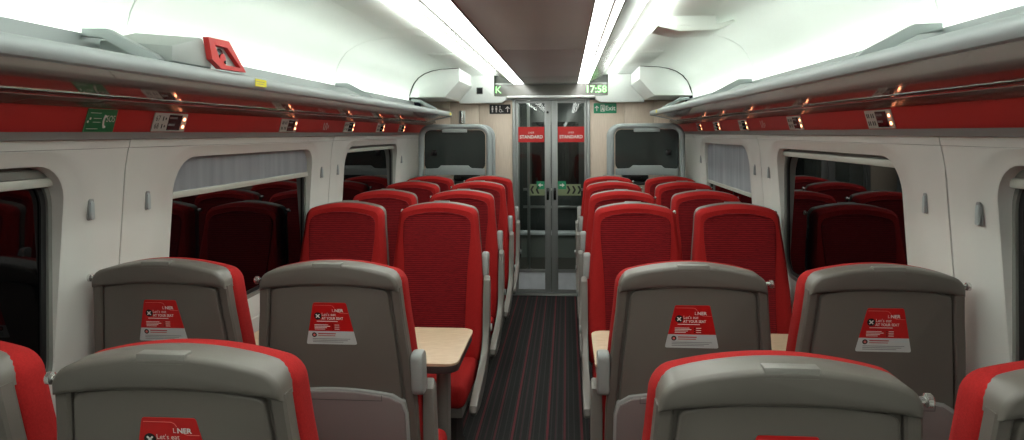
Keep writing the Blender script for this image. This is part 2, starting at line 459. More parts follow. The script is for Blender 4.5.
BLINDS = {(-1, 1): 1.495, (-1, 2): 1.40, (-1, 3): 1.515, (1, 1): 1.495, (1, 2): 1.515, (1, 3): 1.225, (-1, 0): 1.5, (1, 0): 1.5}
wn = 0
for s, side in ((-1, 'left'), (1, 'right')):
    bm = NB(); box(bm, min(s * 1.44, s * 1.47), max(s * 1.44, s * 1.47), Y0, YE, 0, 2.3)
    wall = obj('wall_' + side, bm, 'gap_dark', kind='structure', smooth=False)
    for k in range(4):
        obj('wall_panel', window_panel(s, SEAMS[k], SEAMS[k + 1], WL1(s, k)), 'white_panel', wall)
        wn += 1
        bm = NB(); prism(bm, [(s * (wallx(1.607) - .002), 1.6075), (s * (wallx(1.635) - .002), 1.634), (s * 1.31, 1.634), (s * 1.31, 1.6075)], 'y', SEAMS[k] + .0025, SEAMS[k + 1] - .0025, .0015)
        obj('wall_cornice', bm, 'white_panel', wall)
        y0 = SEAMS[k] + WL0; y1 = SEAMS[k] + WL1(s, k)
        win = struct_root('window_%d' % wn, (s * 1.351, (y0 + y1) / 2, WZ0))
        hy = (y1 - y0) / 2; H = WZ1 - WZ0
        def ordx(a, b_): return (min(s * a, s * b_), max(s * a, s * b_))
        bm = NB(); ring(bm, rrect(-hy - .02, hy + .02, -.02, H + .02, WR + .02, 8), rrect(-hy + .016, hy - .016, .018, H - .018, WR - .012, 8), 'x', *ordx(0.004, 0.012))
        obj('window_frame', bm, 'win_grey', win)
        bm = NB(); ring(bm, rrect(-hy + .006, hy - .006, .006, H - .006, WR - .006, 8), rrect(-hy + .034, hy - .034, .034, H - .034, WR - .03, 8), 'x', *ordx(0.0125, 0.019))
        obj('gasket', bm, 'rubber', win)
        bm = NB(); prism(bm, rrect(-hy + .03, hy - .03, .02, H - .02, WR - .02, 8), 'x', *ordx(0.018, 0.028))
        obj('pane', bm, 'night_glass', win)
        # roller blind with its bar; deeper in the reveal than the wall panel
        zb = BLINDS[(s, k)] - WZ0
        x0 = 0.0 if zb < 0.6 else -0.004
        if zb < 0.62:
            bm = NB(); ys = [(-hy + .02) + (2 * hy - .04) * i / 60 for i in range(61)]
            random.seed(k * 7 + s)
            ph = [random.random() * 6 for _ in range(3)]
            top = [bm.verts.new((s * (-.009 + .002 * math.sin(17 * y + ph[0]) + .0015 * math.sin(41 * y + ph[1])), y, H - .004)) for y in ys]
            bot = [bm.verts.new((s * (-.009 + .0008 * math.sin(17 * y + ph[0])), y, zb + .02)) for y in ys]
            for i in range(60): bm.faces.new((top[i], top[i + 1], bot[i + 1], bot[i]))
            r_ = bmesh.ops.solidify(bm, geom=bm.faces[:], thickness=0.0015)
            obj('blind', bm, 'blind_cloth', win)
        bm = NB(); box(bm, *ordx(-.016, .0035), -hy + .022, hy - .022, zb + .004, zb + .03, 0.004)
        obj('blind_bar', bm, 'blind_bar', win)
        if zb >= 0.62:
            bm = NB(); box(bm, *ordx(-.012, .0035), -hy + .03, hy - .03, zb + .031, H - .012, 0.003)
            obj('blind_cassette', bm, 'win_grey', win)
    obj('wall_panel', plain_panel(s, 6.22, YE - 0.01), 'white_panel', wall)
    for a, b_ in ((6.2225, YE - .01), (Y0, -1.8625)):
        bm = NB(); prism(bm, [(s * (wallx(1.607) - .002), 1.6075), (s * (wallx(1.635) - .002), 1.634), (s * 1.31, 1.634), (s * 1.31, 1.6075)], 'y', a, b_, .0015)
        obj('wall_cornice', bm, 'white_panel', wall)
    obj('wall_panel', plain_panel(s, Y0, -1.86), 'white_panel', wall)
    # grey bar and sloping red band under the rack
    bm = NB()
    prism(bm, [(s * 1.262, 1.658), (s * 1.266, 1.636), (s * 1.30, 1.632), (s * 1.31, 1.656)], 'y', Y0, YE - .01, 0.003)
    obj('trim_%d' % (1 if s < 0 else 2), bm, 'bar_grey', kind='structure')
    bm = NB()
    prism(bm, [(s * 1.283, 1.657), (s * 1.262, 1.731), (s * 1.28, 1.731), (s * 1.31, 1.657)], 'y', Y0, YE - .01)
    tb = obj('trim_%d' % (3 if s < 0 else 4), bm, 'band_red', kind='structure', smooth=False)
    bm = NB()
    prism(bm, [(s * 1.255, 1.7315), (s * 1.225, 1.745), (s * 1.192, 1.762), (s * 1.192, 1.7585), (s * 1.188, 1.7585), (s * 1.188, 1.764), (s * 1.1925, 1.77), (s * 1.1925, 1.78), (s * 1.30, 1.78), (s * 1.30, 1.7315)], 'y', Y0, YE - .01)
    obj('trim_%d' % (5 if s < 0 else 6), bm, 'trough', kind='structure', smooth=False)

# ceiling: taupe middle panels, glossy grey side panels, white vaults
ceil_ = obj('ceiling', box(NB(), -1.5, 1.5, Y0, 7.1, 2.30, 2.36), 'gap_dark', kind='structure', smooth=False)
cuts = [Y0, -1.8, 0.2, 2.2, 4.2, 6.2, 7.0]
for a, b_ in zip(cuts, cuts[1:]):
    obj('ceiling_panel', box(NB(), -0.268, 0.268, a + .003, b_ - .003, 2.156, 2.17, 0.002), 'ceiling_taupe', ceil_)
vcuts = [Y0, -1.84, 0.14, 2.12, 4.12, 6.13]
VP = [(0.52, 2.236), (0.67, 2.236), (0.85, 2.233), (0.97, 2.226), (1.05, 2.212), (1.12, 2.186), (1.175, 2.15), (1.215, 2.10), (1.24, 2.045), (1.256, 1.98), (1.264, 1.90), (1.266, 1.80)]
for s in (-1, 1):
    for a, b_ in zip(cuts, cuts[1:]):
        bm = NB(); sheet(bm, [(s * .385, 2.152), (s * .42, 2.166), (s * .47, 2.195), (s * .515, 2.222)], a + .002, b_ - .002, 0.01)
        obj('side_panel', bm, 'side_grey', ceil_)
    for a, b_ in zip(vcuts, vcuts[1:]):
        bm = NB(); sheet(bm, [(s * x, z) for x, z in VP], a + .004, b_ - .004, 0.015)
        obj('vault_panel', bm, 'vault_white', ceil_)
    # perforated grille plates set into the vault, each a thin raised plate
    for yc in (2.9, 5.0):
        bm = NB(); box(bm, min(s * .64, s * .86), max(s * .64, s * .86), yc, yc + .85, 2.2295, 2.2335, 0.001)
        obj('grille_plate', bm, 'vault_white', ceil_)

# long strip lights, cove lights, rack uplights
for s, where in ((-1, 'beside the red-ended case'), (1, 'on the side of the drawn blind')):
    t = thing('ceiling_strip_light', 'long glowing strip light along the taupe ceiling, ' + ('SOS sign side' if s < 0 else 'hanging hatch side'), 'light', (s * .32, 2.0, 2.15), group='ceiling strip lights')
    bm = NB()
    box(bm, min(s * -.048, s * .019), max(s * -.048, s * .019), Y0 - 2.0 + .02, 4.98, -.001, .012)
    obj('wide_diffuser', bm, 'strip', t, smooth=False)
    bm = NB()
    box(bm, min(s * .033, s * .06), max(s * .033, s * .06), Y0 - 2.0 + .02, 4.98, -.001, .012)
    obj('narrow_diffuser', bm, 'strip', t, smooth=False)
    bm = NB()
    for a, b_ in ((-.052, -.048), (.019, .033), (.060, .066)):
        box(bm, min(s * a, s * b_), max(s * a, s * b_), Y0 - 2.0 + .02, 4.98, -.003 if a != .019 else .004, .02)
    obj('light_frame', bm, 'trough', t, smooth=False)
    t = thing('cove_light', 'slim cove light washing the white vault, ' + ('SOS sign side' if s < 0 else 'hanging hatch side'), 'light', (s * .60, 2.0, 2.225), group='cove lights')
    obj('diffuser', tube(NB(), [(0, Y0 - 2.0 + .02, -.006), (0, 4.92, -.006)], .017, 10), 'cove', t)
    obj('housing', box(NB(), -.020, .020, Y0 - 2.0 + .02, 4.92, .0112, .0135), 'vault_white', t, smooth=False)
    t = thing('rack_uplight', 'hidden uplight behind luggage rack upstand, ' + ('SOS sign side' if s < 0 else 'drawn blind side'), 'light', (s * 1.238, 2.0, 1.90), group='rack uplights')
    obj('diffuser', box(NB(), -.010, .010, Y0 - 2.0 + .02, 4.1, .012, .018), 'uplight', t, smooth=False)
    obj('housing', box(NB(), -.014, .014, Y0 - 2.0 + .02, 4.1, 0, .0115), 'rack_grey', t, smooth=False)

# back end of the saloon (behind the viewer)
obj('wall_back', box(NB(), -1.47, 1.47, Y0 - .06, Y0, 0, 2.3), 'white_panel', kind='structure', smooth=False)

# end wall: wood panels either side of the door, white fascia above
ew = struct_root('wall_end', (0, YE, 0))
for s in (-1, 1):
    for a, b_ in ((.396, .74), (.742, 1.04), (1.042, 1.345)):
        obj('wood_panel', box(NB(), min(s * a, s * b_), max(s * a, s * b_), 0, .04, 0, 1.985, 0.0015), 'wall_wood', ew)
    # fascia panels with a lowered middle, and the box that closes each vault
    bm = NB()
    prism(bm, [(s * .575, 2.02), (s * .575, 2.30), (s * .93, 2.30), (s * .93, 1.955), (s * .50, 1.955), (s * .455, 1.985), (s * .44, 2.02)], 'y', -.09, .04, 0.004)
    obj('fascia_panel', bm, 'fascia_white', ew)
    bm = NB()
    x = lambda v: s * v
    poly = [(x(.93), 1.975), (x(1.262), 1.975), (x(1.254), 1.99)] + [(x(a * .995), z - .002) for a, z in VP[9:2:-1]] + [(x(.80), 2.232), (x(.80), 2.12), (x(.865), 2.05)]
    prism(bm, poly, 'y', 6.14 - YE, -.001, 0.004)
    obj('end_box', bm, 'fascia_white', ew)
    bm = NB(); prism(bm, [(x(.52), 2.236), (x(.81), 2.236), (x(.81), 2.25), (x(.52), 2.25)], 'y', 6.14 - YE, 0)
    obj('vault_end', bm, 'fascia_white', ew)
bm = NB(); box(bm, -.44, .44, -.1, .04, 2.005, 2.026, 0.004)
obj('door_header', bm, 'fascia_white', ew)
obj('fascia_backing', box(NB(), -.575, .575, 0.0, .04, 2.026, 2.30), 'vest_wall', ew, smooth=False)

# information display over the door
t = thing('information_display', 'wide dark display over the sliding door, green time 17:58 at its end', 'display', matrix=frame_m((0, YE - .045, 2.085), (1, 0, 0), (0, 0, 1)))
obj('screen', box(NB(), -.574, .574, -.056, .06, -.04, .0), 'display_glass', t, smooth=False)
bm = NB(); text_bm(bm, '17:58', .098, .455, .002, .001, bold=.02); obj('time_digits', bm, 'led_green', t, smooth=False)
bm = NB(); text_bm(bm, 'K', .10, -.535, .002, .001); obj('destination_letter', bm, 'led_green', t, smooth=False)
bm = NB(); box(bm, -.575, .575, .061, .071, -.04, .006); obj('top_rail', bm, 'steel', t, smooth=False)

# door: two glazed leaves in a steel frame
dr = struct_root('door_1', (0, YE, 0))
bm = NB()
for s in (-1, 1): box(bm, min(s * .362, s * .395), max(s * .362, s * .395), -.02, .04, 0, 2.0, 0.004)
box(bm, -.362, .362, -.03, .04, 1.985, 2.004)
obj('door_frame', bm, 'door_steel', dr)
for s in (-1, 1):
    def bx(a, b_, *r, **k): return box(NB(), min(s * a, s * b_), max(s * a, s * b_), *r, **k)
    bm = NB()
    for a, b_ in ((.003, .066), (.338, .36)): box(bm, min(s * a, s * b_), max(s * a, s * b_), 0, .03, .015, 1.98, 0.003)
    box(bm, min(s * .066, s * .338), max(s * .066, s * .338), 0, .03, 1.955, 1.98)
    box(bm, min(s * .066, s * .338), max(s * .066, s * .338), 0, .03, .015, .05)
    box(bm, min(s * .066, s * .338), max(s * .066, s * .338), 0, .03, .225, .255)
    leaf = obj('door_leaf', bm, 'door_steel', dr)
    obj('door_glass', bx(.067, .337, .012, .018, .256, 1.954), 'clear_glass', leaf, smooth=False)
    obj('kick_panel', bx(.067, .337, .008, .022, .052, .223), 'kick', leaf, smooth=False)
    obj('red_decal', bx(.07, .336, .009, .0115, 1.555, 1.712), 'card_red', leaf, smooth=False)
    bm = NB(); text_bm(bm, 'STANDARD', .046, 0, -.012, 0, sx=.98, bold=.025); text_bm(bm, 'LNER', .026, 0, .032, 0)
    o = obj('decal_text', bm, 'ink_white', leaf, smooth=False); o.matrix_local = frame_m((s * .203, .0088, 1.62), (1, 0, 0), (0, 0, 1))
    obj('chevron_band', bx(.067, .30 if s > 0 else .22, .009, .0115, 1.01, 1.125), 'frost', leaf, smooth=False)
    bm = NB()
    for q in range(3 if s > 0 else 2):
        xc = .155 + q * .055 if s > 0 else .12 + q * .055
        cv = [(xc, 0), (xc + .02, 0), (xc + .04, .04), (xc + .02, .08), (xc, .08), (xc + .02, .04)]
        prism(bm, [(s * p, z + 1.028) for p, z in cv], 'y', .0085, .009)
    obj('chevron', bm, 'ink_black', leaf, smooth=False)
    obj('arrow_square', bx(.07, .15, .0085, .0088, 1.075, 1.155), 'exit_green', leaf, smooth=False)
    bm = NB(); prism(bm, [(s * (p), z) for p, z in ((.085, 1.11), (.11, 1.11), (.11, 1.095), (.136, 1.116), (.11, 1.137), (.11, 1.122), (.085, 1.122))], 'y', .008, .0084)
    obj('arrow', bm, 'ink_white', leaf, smooth=False)
    obj('door_handle', bx(.022, .05, -.02, -.001, .965, 1.09, bev=.008), 'lcd', leaf)
    bm = NB(); disc(bm, 0, 0, .012, -.004, .004)
    if s < 0:
        o = obj('door_lock', bm, 'lcd', leaf); o.matrix_local = frame_m((s * .035, -.002, 1.86), (1, 0, 0), (0, 0, 1))
obj('door_sill', box(NB(), -.43, .43, -.06, .04, 0.0005, .012, 0.003), 'steel', dr)

# vestibule beyond the glass
obj('trim_7', box(NB(), -1.4, 1.4, 7.1, 9.6, -.06, 0.0), 'vest_floor', kind='structure', smooth=False)
obj('trim_8', box(NB(), -1.4, 1.4, 7.1, 9.6, 2.12, 2.18), 'vest_wall', kind='structure', smooth=False)
bm = NB(); box(bm, -.62, -.58, 7.1, 9.6, 0, 2.12); box(bm, .58, .62, 7.1, 9.6, 0, 2.12)
obj('trim_9', bm, 'vest_wall', kind='structure', smooth=False)
bm = NB(); box(bm, -.62, .62, 9.5, 9.56, 0, 2.12)
obj('trim_10', bm, 'vest_dark', kind='structure', smooth=False)
for s in (-1, 1):
    obj_ = thing('vestibule_light', 'slim glowing vestibule ceiling light ' + ('above the grab pole' if s < 0 else 'above the red equipment box'), 'light', (s * .3, 8.2, 2.1), group='vestibule lights')
    obj('diffuser', box(NB(), -.03, .03, -.9, .9, 0, .012), 'vest_light', obj_, smooth=False)
    obj('housing', box(NB(), -.04, .04, -.92, .92, .0125, .02), 'steel', obj_, smooth=False)
t = thing('grab_pole', 'vertical steel grab pole in the vestibule beyond the glass door', 'pole', (-.30, 8.3, 0))
bm = NB(); tube(bm, [(0, 0, .012), (0, 0, 2.11)], .018, 12); obj('pole', bm, 'steel', t)
bm = NB(); disc(bm, 0, 0, .045, .0005, .012); obj('base_plate', bm, 'steel', t)
for s in (-1, 1):
    t = thing('vestibule_cupboard', 'narrow pale grey cupboard in the vestibule, ' + ('grab pole side' if s < 0 else 'red equipment box side'), 'cupboard', (s * .48, 7.75 if s < 0 else 7.55, 0), group='vestibule cupboards')
    obj('body', box(NB(), -.09, .095, -.2, .2, .001, 1.98, .006), 'vest_wall', t)
    obj('door', box(NB(), -.08, .085, -.212, -.2005, .08, 1.92, .003), 'kick' if s < 0 else 'vest_wall', t)
    obj('handle', box(NB(), -.06, -.045, -.225, -.2125, .95, 1.1, .003), 'lcd', t)
t = thing('vestibule_door', 'dark inner door with steel rails at the vestibule end', 'door', (0, 9.46, 0))
obj('panel', box(NB(), -.45, .45, 0, .035, .01, 2.0, .004), 'vest_dark', t)
obj('window', box(NB(), -.32, .32, -.01, -.001, .95, 1.8, .003), 'night_glass', t)
for z in (.25, .62, .86):
    obj('rail', box(NB(), -.44, .44, -.03, -.011, z, z + .035, .004), 'steel', t)
t = thing('red_equipment_box', 'small red equipment box on the vestibule wall', 'box', (.50, 8.55, 1.25))
obj('body', box(NB(), -.07, .078, -.14, .14, 0, .42, .01), 'case_red', t)
obj('door', box(NB(), -.078, -.071, -.11, .11, .03, .39, .002), 'card_red', t)
t = thing('vestibule_ledge', 'pale metal ledge across the vestibule floor', 'ledge', (0, 9.2, 0))
obj('ledge_top', box(NB(), -.5, .5, -.1, .1, .30, .34, .006), 'kick', t)
obj('ledge_support', box(NB(), -.45, .45, -.06, .06, .001, .2995), 'vest_wall', t, smooth=False)

# ------------------------------------------------------------------ seats
SL = 0.16                       # recline: y per z
def ref_y(z): return (z - 0.45) * SL
def hw(z):
    P_ = [(.40, .250), (.62, .256), (.80, .254), (1.0, .238), (1.14, .222), (1.30, .211)]
    for (a, xa), (b_, xb) in zip(P_, P_[1:]):
        if z <= b_: return xa + (xb - xa) * max(0, z - a) / (b_ - a)
    return P_[-1][1]

def back_outline(zb, zt, inset=0.0, arch=0.022, r=0.05, nz=10, nt_=8, wf=None):
    """closed outline of a backrest seen from the front, bottom to top on the right, then mirrored"""
    wf = wf or hw
    right = []
    zc = zt - arch - r
    right.append((wf(zb) - inset - .012, zb)); right.append((wf(zb) - inset, zb + .012))
    for i in range(1, nz + 1):
        z = zb + .012 + (zc - zb - .012) * i / nz; right.append((wf(z) - inset, z))
    cx = wf(zc) - inset - r
    for i in range(1, 7):
        a = math.radians(80 * i / 6); right.append((cx + r * math.cos(a), zc + r * math.sin(a)))
    x1, z1 = right[-1]
    for i in range(1, nt_):
        f = i / nt_; xx = x1 * (1 - f); right.append((xx, zt - (zt - z1) * (xx / x1) ** 2))
    return right + [(0, zt)] + [(-a, b_) for a, b_ in reversed(right)]

def inset_loop(pts, d):
    n = len(pts); out = []
    area = sum(pts[i][0] * pts[(i + 1) % n][1] - pts[(i + 1) % n][0] * pts[i][1] for i in range(n))
    sg = 1 if area > 0 else -1
    for i in range(n):
        a = Vector(pts[i - 1]); b_ = Vector(pts[i]); c = Vector(pts[(i + 1) % n])
        d1 = (b_ - a).normalized(); d2 = (c - b_).normalized()
        nn = Vector((-(d1.y + d2.y), d1.x + d2.x)).normalized() * sg
        k = max(.5, nn.dot(Vector((-d1.y, d1.x)) * sg))
        out.append((b_.x + nn.x * d / k, b_.y + nn.y * d / k))
    return out

def slab(bm, outline, yf, yb, bevf, bevb, yfun=None, seg=3, dish=0.0, mi=0):
    """cushion-like slab: front at yf, back at yb (before the recline), rounded rims"""
    yfun = yfun or ref_y
    loops = []
    for i in range(seg + 1):
        a = math.radians(90 * i / seg); loops.append((inset_loop(outline, bevf * (1 - math.sin(a))), yf + bevf * (1 - math.cos(a))))
    for i in range(seg + 1):
        a = math.radians(90 * i / seg); loops.append((inset_loop(outline, bevb * (1 - math.cos(a))), yb - bevb * (1 - math.sin(a))))
    # order front to back: first loop is the inner front rim
    fr_in = loops[0][0]
    zc = sum(p[1] for p in fr_in) / len(fr_in)
    hx = max(abs(p[0]) for p in fr_in)
    pre = []
    for sc in (.3, .6, .85):
        lp = [(p * sc, zc + (q - zc) * (sc ** .5 if abs(p) < 1e-6 else sc)) for p, q in fr_in]
        pre.append(([(p * sc, zc + (q - zc) * sc) for p, q in fr_in], yf))
    allL = pre + loops
    V = []
    for lp, y in allL:
        V.append([])
        for p, q in lp:
            dd = dish * max(0, 1 - (abs(p) / hx) ** 2.2) if (lp is not None and y <= yf + 1e-6) else 0
            V[-1].append(bm.verts.new((p, y + yfun(q) + dd, q)))
    n = len(outline)
    for a, b_ in zip(V, V[1:]):
        for i in range(n): bm.faces.new((a[i], a[(i + 1) % n], b_[(i + 1) % n], b_[i])).material_index = mi
    c = bm.verts.new((0, yf + yfun(zc) + dish, zc))
    for i in range(n): bm.faces.new((V[0][(i + 1) % n], V[0][i], c)).material_index = mi
    bm.faces.new(V[-1]).material_index = mi
    return bm

ZTOP = 1.262
_cache = {}
def shared(key, fn, mats, smooth=True):
    if key not in _cache: _cache[key] = mesh_from(key.split('|')[0], fn(), mats, smooth)
    return _cache[key]

def m_cushion_back():
    return slab(NB(), back_outline(.44, ZTOP, 0, .022, .055), 0, .098, .040, .022, dish=.010)
def m_insert():
    def wf(z):
        P_ = [(.40, .165), (.70, .165), (.92, .172), (1.08, .186), (1.22, .186)]
        for (a, xa), (b_, xb) in zip(P_, P_[1:]):
            if z <= b_: return xa + (xb - xa) * max(0, z - a) / (b_ - a)
        return P_[-1][1]
    return slab(NB(), back_outline(.47, ZTOP - .042, 0, .018, .05, wf=wf), -.003, .03, .006, .004, dish=.010)
def m_shell():
    return slab(NB(), back_outline(.40, ZTOP - .012, .008, .022, .05), .088, .121, .01, .006)
def m_back_panel():
    return slab(NB(), back_outline(.42, ZTOP - .060, .041, .016, .02), .1, .136, .004, .005)
def m_rib(sg):
    def fn():
        zs = [.42 + (ZTOP - .07 - .42) * i / 10 for i in range(11)]
        pts = [(sg * (hw(z) - .004), z) for z in zs] + [(sg * (hw(z) - .034), z) for z in reversed(zs)]
        bm = NB(); n = len(pts)
        fr_ = [bm.verts.new((p, ref_y(q) + .10, q)) for p, q in pts]; L_ = inset_loop(pts, .005)
        md = [bm.verts.new((p, ref_y(q) + .129, q)) for p, q in pts]; bk = [bm.verts.new((p, ref_y(q) + .134, q)) for p, q in L_]
        for a, b_ in ((fr_, md), (md, bk)):
            for i in range(n): bm.faces.new((a[i], a[(i + 1) % n], b_[(i + 1) % n], b_[i]))
        m_ = n // 2
        for lp in (fr_, bk):
            for i in range(m_ - 1): bm.faces.new((lp[i], lp[i + 1], lp[n - 2 - i], lp[n - 1 - i]))
        return bm
    return fn
def m_cap():
    # padded head cap: full arch above, arched lower edge
    ztop = ZTOP + .002
    up = [p for p in back_outline(.44, ztop, .006, .022, .05) if p[1] > ztop - .086]
    xs = up[0][0]
    low = []
    for i in range(1, 16):
        f = -1 + 2 * i / 16
        low.append((f * xs, ztop - .066 - .014 * f * f))
    up[0] = (xs, ztop - .082); up[-1] = (-xs, ztop - .082)
    bm = slab(NB(), up + low, .078, .146, .006, .011)
    for v in bm.verts:                     # rolls forward over the top edge
        if v.co.y - ref_y(v.co.z) < .12:
            v.co.y -= .014 * max(0, min(1, (v.co.z - (ztop - .05)) / .03))
    return bm
def m_tab():
    bm = NB()
    for v in box(bm, -.045, .045, .118, .144, ZTOP - .016, ZTOP + .0048, .003).verts: v.co.y += ref_y(ZTOP)
    return bm
def m_tray():
    w_ = .224
    pts = [(w_ - .01, .50), (w_, .51), (w_ - .006, .80), (w_ - .016, .832), (w_ - .05, .853)]
    top = [(x_, .853 + .016 * (1 - (x_ / (w_ - .05)) ** 2)) for x_ in [(w_ - .05) * (1 - i / 5) for i in range(1, 5)]]
    right = pts + top
    return slab(NB(), right + [(0, .869)] + [(-a, b_) for a, b_ in reversed(right)], .125, .1515, .004, .004)
def m_tray_rim():
    w_ = .231
    pts = [(w_ - .01, .495), (w_, .505), (w_ - .005, .80), (w_ - .014, .838), (w_ - .05, .861)]
    top = [(x_, .861 + .016 * (1 - (x_ / (w_ - .05)) ** 2)) for x_ in [(w_ - .05) * (1 - i / 5) for i in range(1, 5)]]
    right = pts + top
    return slab(NB(), right + [(0, .877)] + [(-a, b_) for a, b_ in reversed(right)], .124, .147, .004, .004)
def m_latch():
    bm = NB(); box(bm, -.15, .15, .1515, .1525, .842, .8435)
    box(bm, -.15, -.1485, .1515, .1525, .8436, .86)
    box(bm, .1485, .15, .1515, .1525, .8436, .86)
    for v in bm.verts: v.co.y += ref_y(v.co.z)
    return bm
def m_seat_cushion():
    bm = NB(); box(bm, -.235, .235, -.46, .06, .36, .475, .035, 4)
    for v in bm.verts:
        v.co.z += .02 * (-(v.co.y + .2)) / .3 * .6
    return bm
def m_pan():
    bm = NB(); box(bm, -.22, .22, -.42, .08, .315, .368, .012); return bm
def m_base():
    bm = NB()
    prism(bm, [(-.30, .001), (.05, .001), (.05, .03), (-.02, .06), (-.05, .315), (-.22, .315), (-.24, .06), (-.30, .03)], 'x', -.16, .16, .005)
    return bm
def m_side(sg):
    P_ = [(ref_y(.85) + .045, .855), (ref_y(.78) + .05, .78), (ref_y(.66) + .055, .66), (.075, .56), (.03, .485), (-.05, .44), (-.2, .405), (-.36, .385), (-.465, .375)]
    def fn():
        bm = NB(); w_ = [.026, .030, .033, .036, .040, .042, .040, .036, .022]
        L1, L2 = [], []
        for i, p in enumerate(P_):
            a = Vector(P_[max(0, i - 1)]); c = Vector(P_[min(len(P_) - 1, i + 1)]); d = (c - a).normalized(); n_ = Vector((-d.y, d.x))
            L1.append(tuple(Vector(p) + n_ * w_[i])); L2.append(tuple(Vector(p) - n_ * w_[i]))
        top = (P_[0][0], P_[0][1] + .024)
        prism(bm, [top] + L1 + [(P_[-1][0] - .012, P_[-1][1] - .005)] + L2[::-1], 'x', min(sg * .257, sg * .292), max(sg * .257, sg * .292), .008)
        return bm
    return fn
def m_arm(sg):
    def fn():
        bm = NB(); zc = .915; yc = ref_y(zc) + .112
        pts = rrect(yc - .034, yc + .034, zc - .068, zc + .068, .022, 4)
        prism(bm, pts, 'x', min(sg * .238, sg * .276), max(sg * .238, sg * .276), .009)
        for v in bm.verts: v.co.y += (v.co.z - zc) * SL
        for v in bm.verts: v.co.z += .008
        return bm
    return fn
def m_pivot(sg):
    def fn():
        bm = NB()
        y = .10; z = .60
        tube(bm, [(sg * .285, y, z), (sg * .302, y, z)], .02, 14); return bm
    return fn
def m_knob(sg):
    def fn():
        bm = NB(); z = ZTOP - .052; y = ref_y(z) + .125; x0 = .190
        tube(bm, [(sg * x0, y, z), (sg * (x0 + .028), y, z), (sg * (x0 + .030), y, z), (sg * (x0 + .038), y, z), (sg * (x0 + .041), y, z)], [.006, .006, .0115, .0115, .008], 14)
        return bm
    return fn

CARD_Z = 1.08
def card_frame():
    z = CARD_Z; y = ref_y(z) + .1362
    return frame_m((0, y, z), (-1, 0, 0), (0, SL, 1))
def quad_round(pts, r, n=3):
    out = []; k = len(pts)
    for i in range(k):
        a, b_, c = Vector(pts[i - 1]), Vector(pts[i]), Vector(pts[(i + 1) % k])
        p = b_ + (a - b_).normalized() * r; q = b_ + (c - b_).normalized() * r
        for j in range(n + 1):
            t = j / n; out.append(tuple(p * (1 - t) ** 2 + b_ * 2 * t * (1 - t) + q * t * t))
    return out
HT, WTOP, WBOT = .132, .050, .078
def cw(v): return WBOT + (WTOP - WBOT) * (v + HT / 2) / HT
VS = -HT / 2 + .042
def m_card():
    bm = NB()
    low = quad_round([(-cw(-HT / 2), -HT / 2), (cw(-HT / 2), -HT / 2), (cw(VS), VS), (-cw(VS), VS)], .006)
    prism(bm, [(-cw(VS), VS)] + [p for p in quad_round([(-cw(-HT / 2), -HT / 2), (cw(-HT / 2), -HT / 2)] + [(cw(VS), VS), (-cw(VS), VS)], .006)[:8]] + [(cw(VS), VS)], 'z', 0, .0012)
    return bm
def m_card_red():
    bm = NB()
    top = quad_round([(-cw(VS), VS), (cw(VS), VS), (cw(HT / 2), HT / 2), (-cw(HT / 2), HT / 2)], .005)
    prism(bm, [(-cw(VS), VS), (cw(VS), VS)] + top[8:], 'z', 0, .0012)
    return bm
def m_card_print():
    z = .0014; bm = NB()
    text_bm(bm, 'L', .013, .006, .0415, z, 'LEFT'); text_bm(bm, 'NER', .0135, .014, .0415, z, 'LEFT', sx=1.05, bold=.03)
    text_bm(bm, "Let's eat", .0135, -.026, .029, z, 'LEFT', sx=.95)
    text_bm(bm, 'AT YOUR SEAT', .0112, -.026, .0165, z, 'LEFT', sx=.86, bold=.02)
    for v, a, b_ in ((.0075, -.042, .022), (-.004, -.05, -.008), (-.0085, -.05, -.002), (-.013, -.05, -.012), (-.0175, -.05, -.018)):
        box(bm, a, b_, v - .0009, v + .0009, z, z + .0003)
    for v in (-.004, -.0105, -.017): box(bm, .012, .026, v - .0009, v + .0009, z, z + .0003)
    # white cross on the black roundel
    for a in (45, -45):
        c_, s_ = math.cos(math.radians(a)), math.sin(math.radians(a)); l, h_ = .0075, .0016
        pts = [(-.038 + c_ * p - s_ * q, .024 + s_ * p + c_ * q) for p, q in ((-l, -h_), (l, -h_), (l, h_), (-l, h_))]
        prism(bm, pts, 'z', z + .0004, z + .0008)
    return bm
def m_card_dots():
    bm = NB(); disc(bm, -.038, .024, .0115, .0013, .0016, 20)
    for v in (-.004, -.0105, -.017): disc(bm, .007, v, .0018, .0013, .0016, 8)
    disc(bm, -.052, -.036, .0075, .0013, .0016, 18)
    return bm
def m_card_lines():
    bm = NB(); z = .0013
    for v, a, b_ in ((-.0485, -.058, .058), (-.0535, -.058, .05), (-.0585, -.058, .036)): box(bm, a, b_, v - .0008, v + .0008, z, z + .0003)
    return bm
def m_card_redlines():
    bm = NB(); z = .0013
    box(bm, -.040, .014, -.0335, -.0305, z, z + .0003); box(bm, -.040, .012, -.0395, -.0375, z, z + .0003)
    return bm
def m_card_rule():
    bm = NB(); z = .0013
    tube(bm, [(-.048, .058, z), (.004, .058, z), (.010, .055, z), (.014, .049, z)], .0006, 4)
    tube(bm, [(.026, .036, z), (.032, .0335, z), (.055, .0335, z)], .0006, 4)
    disc(bm, -.052, -.036, .004, .0017, .002, 12)
    return bm

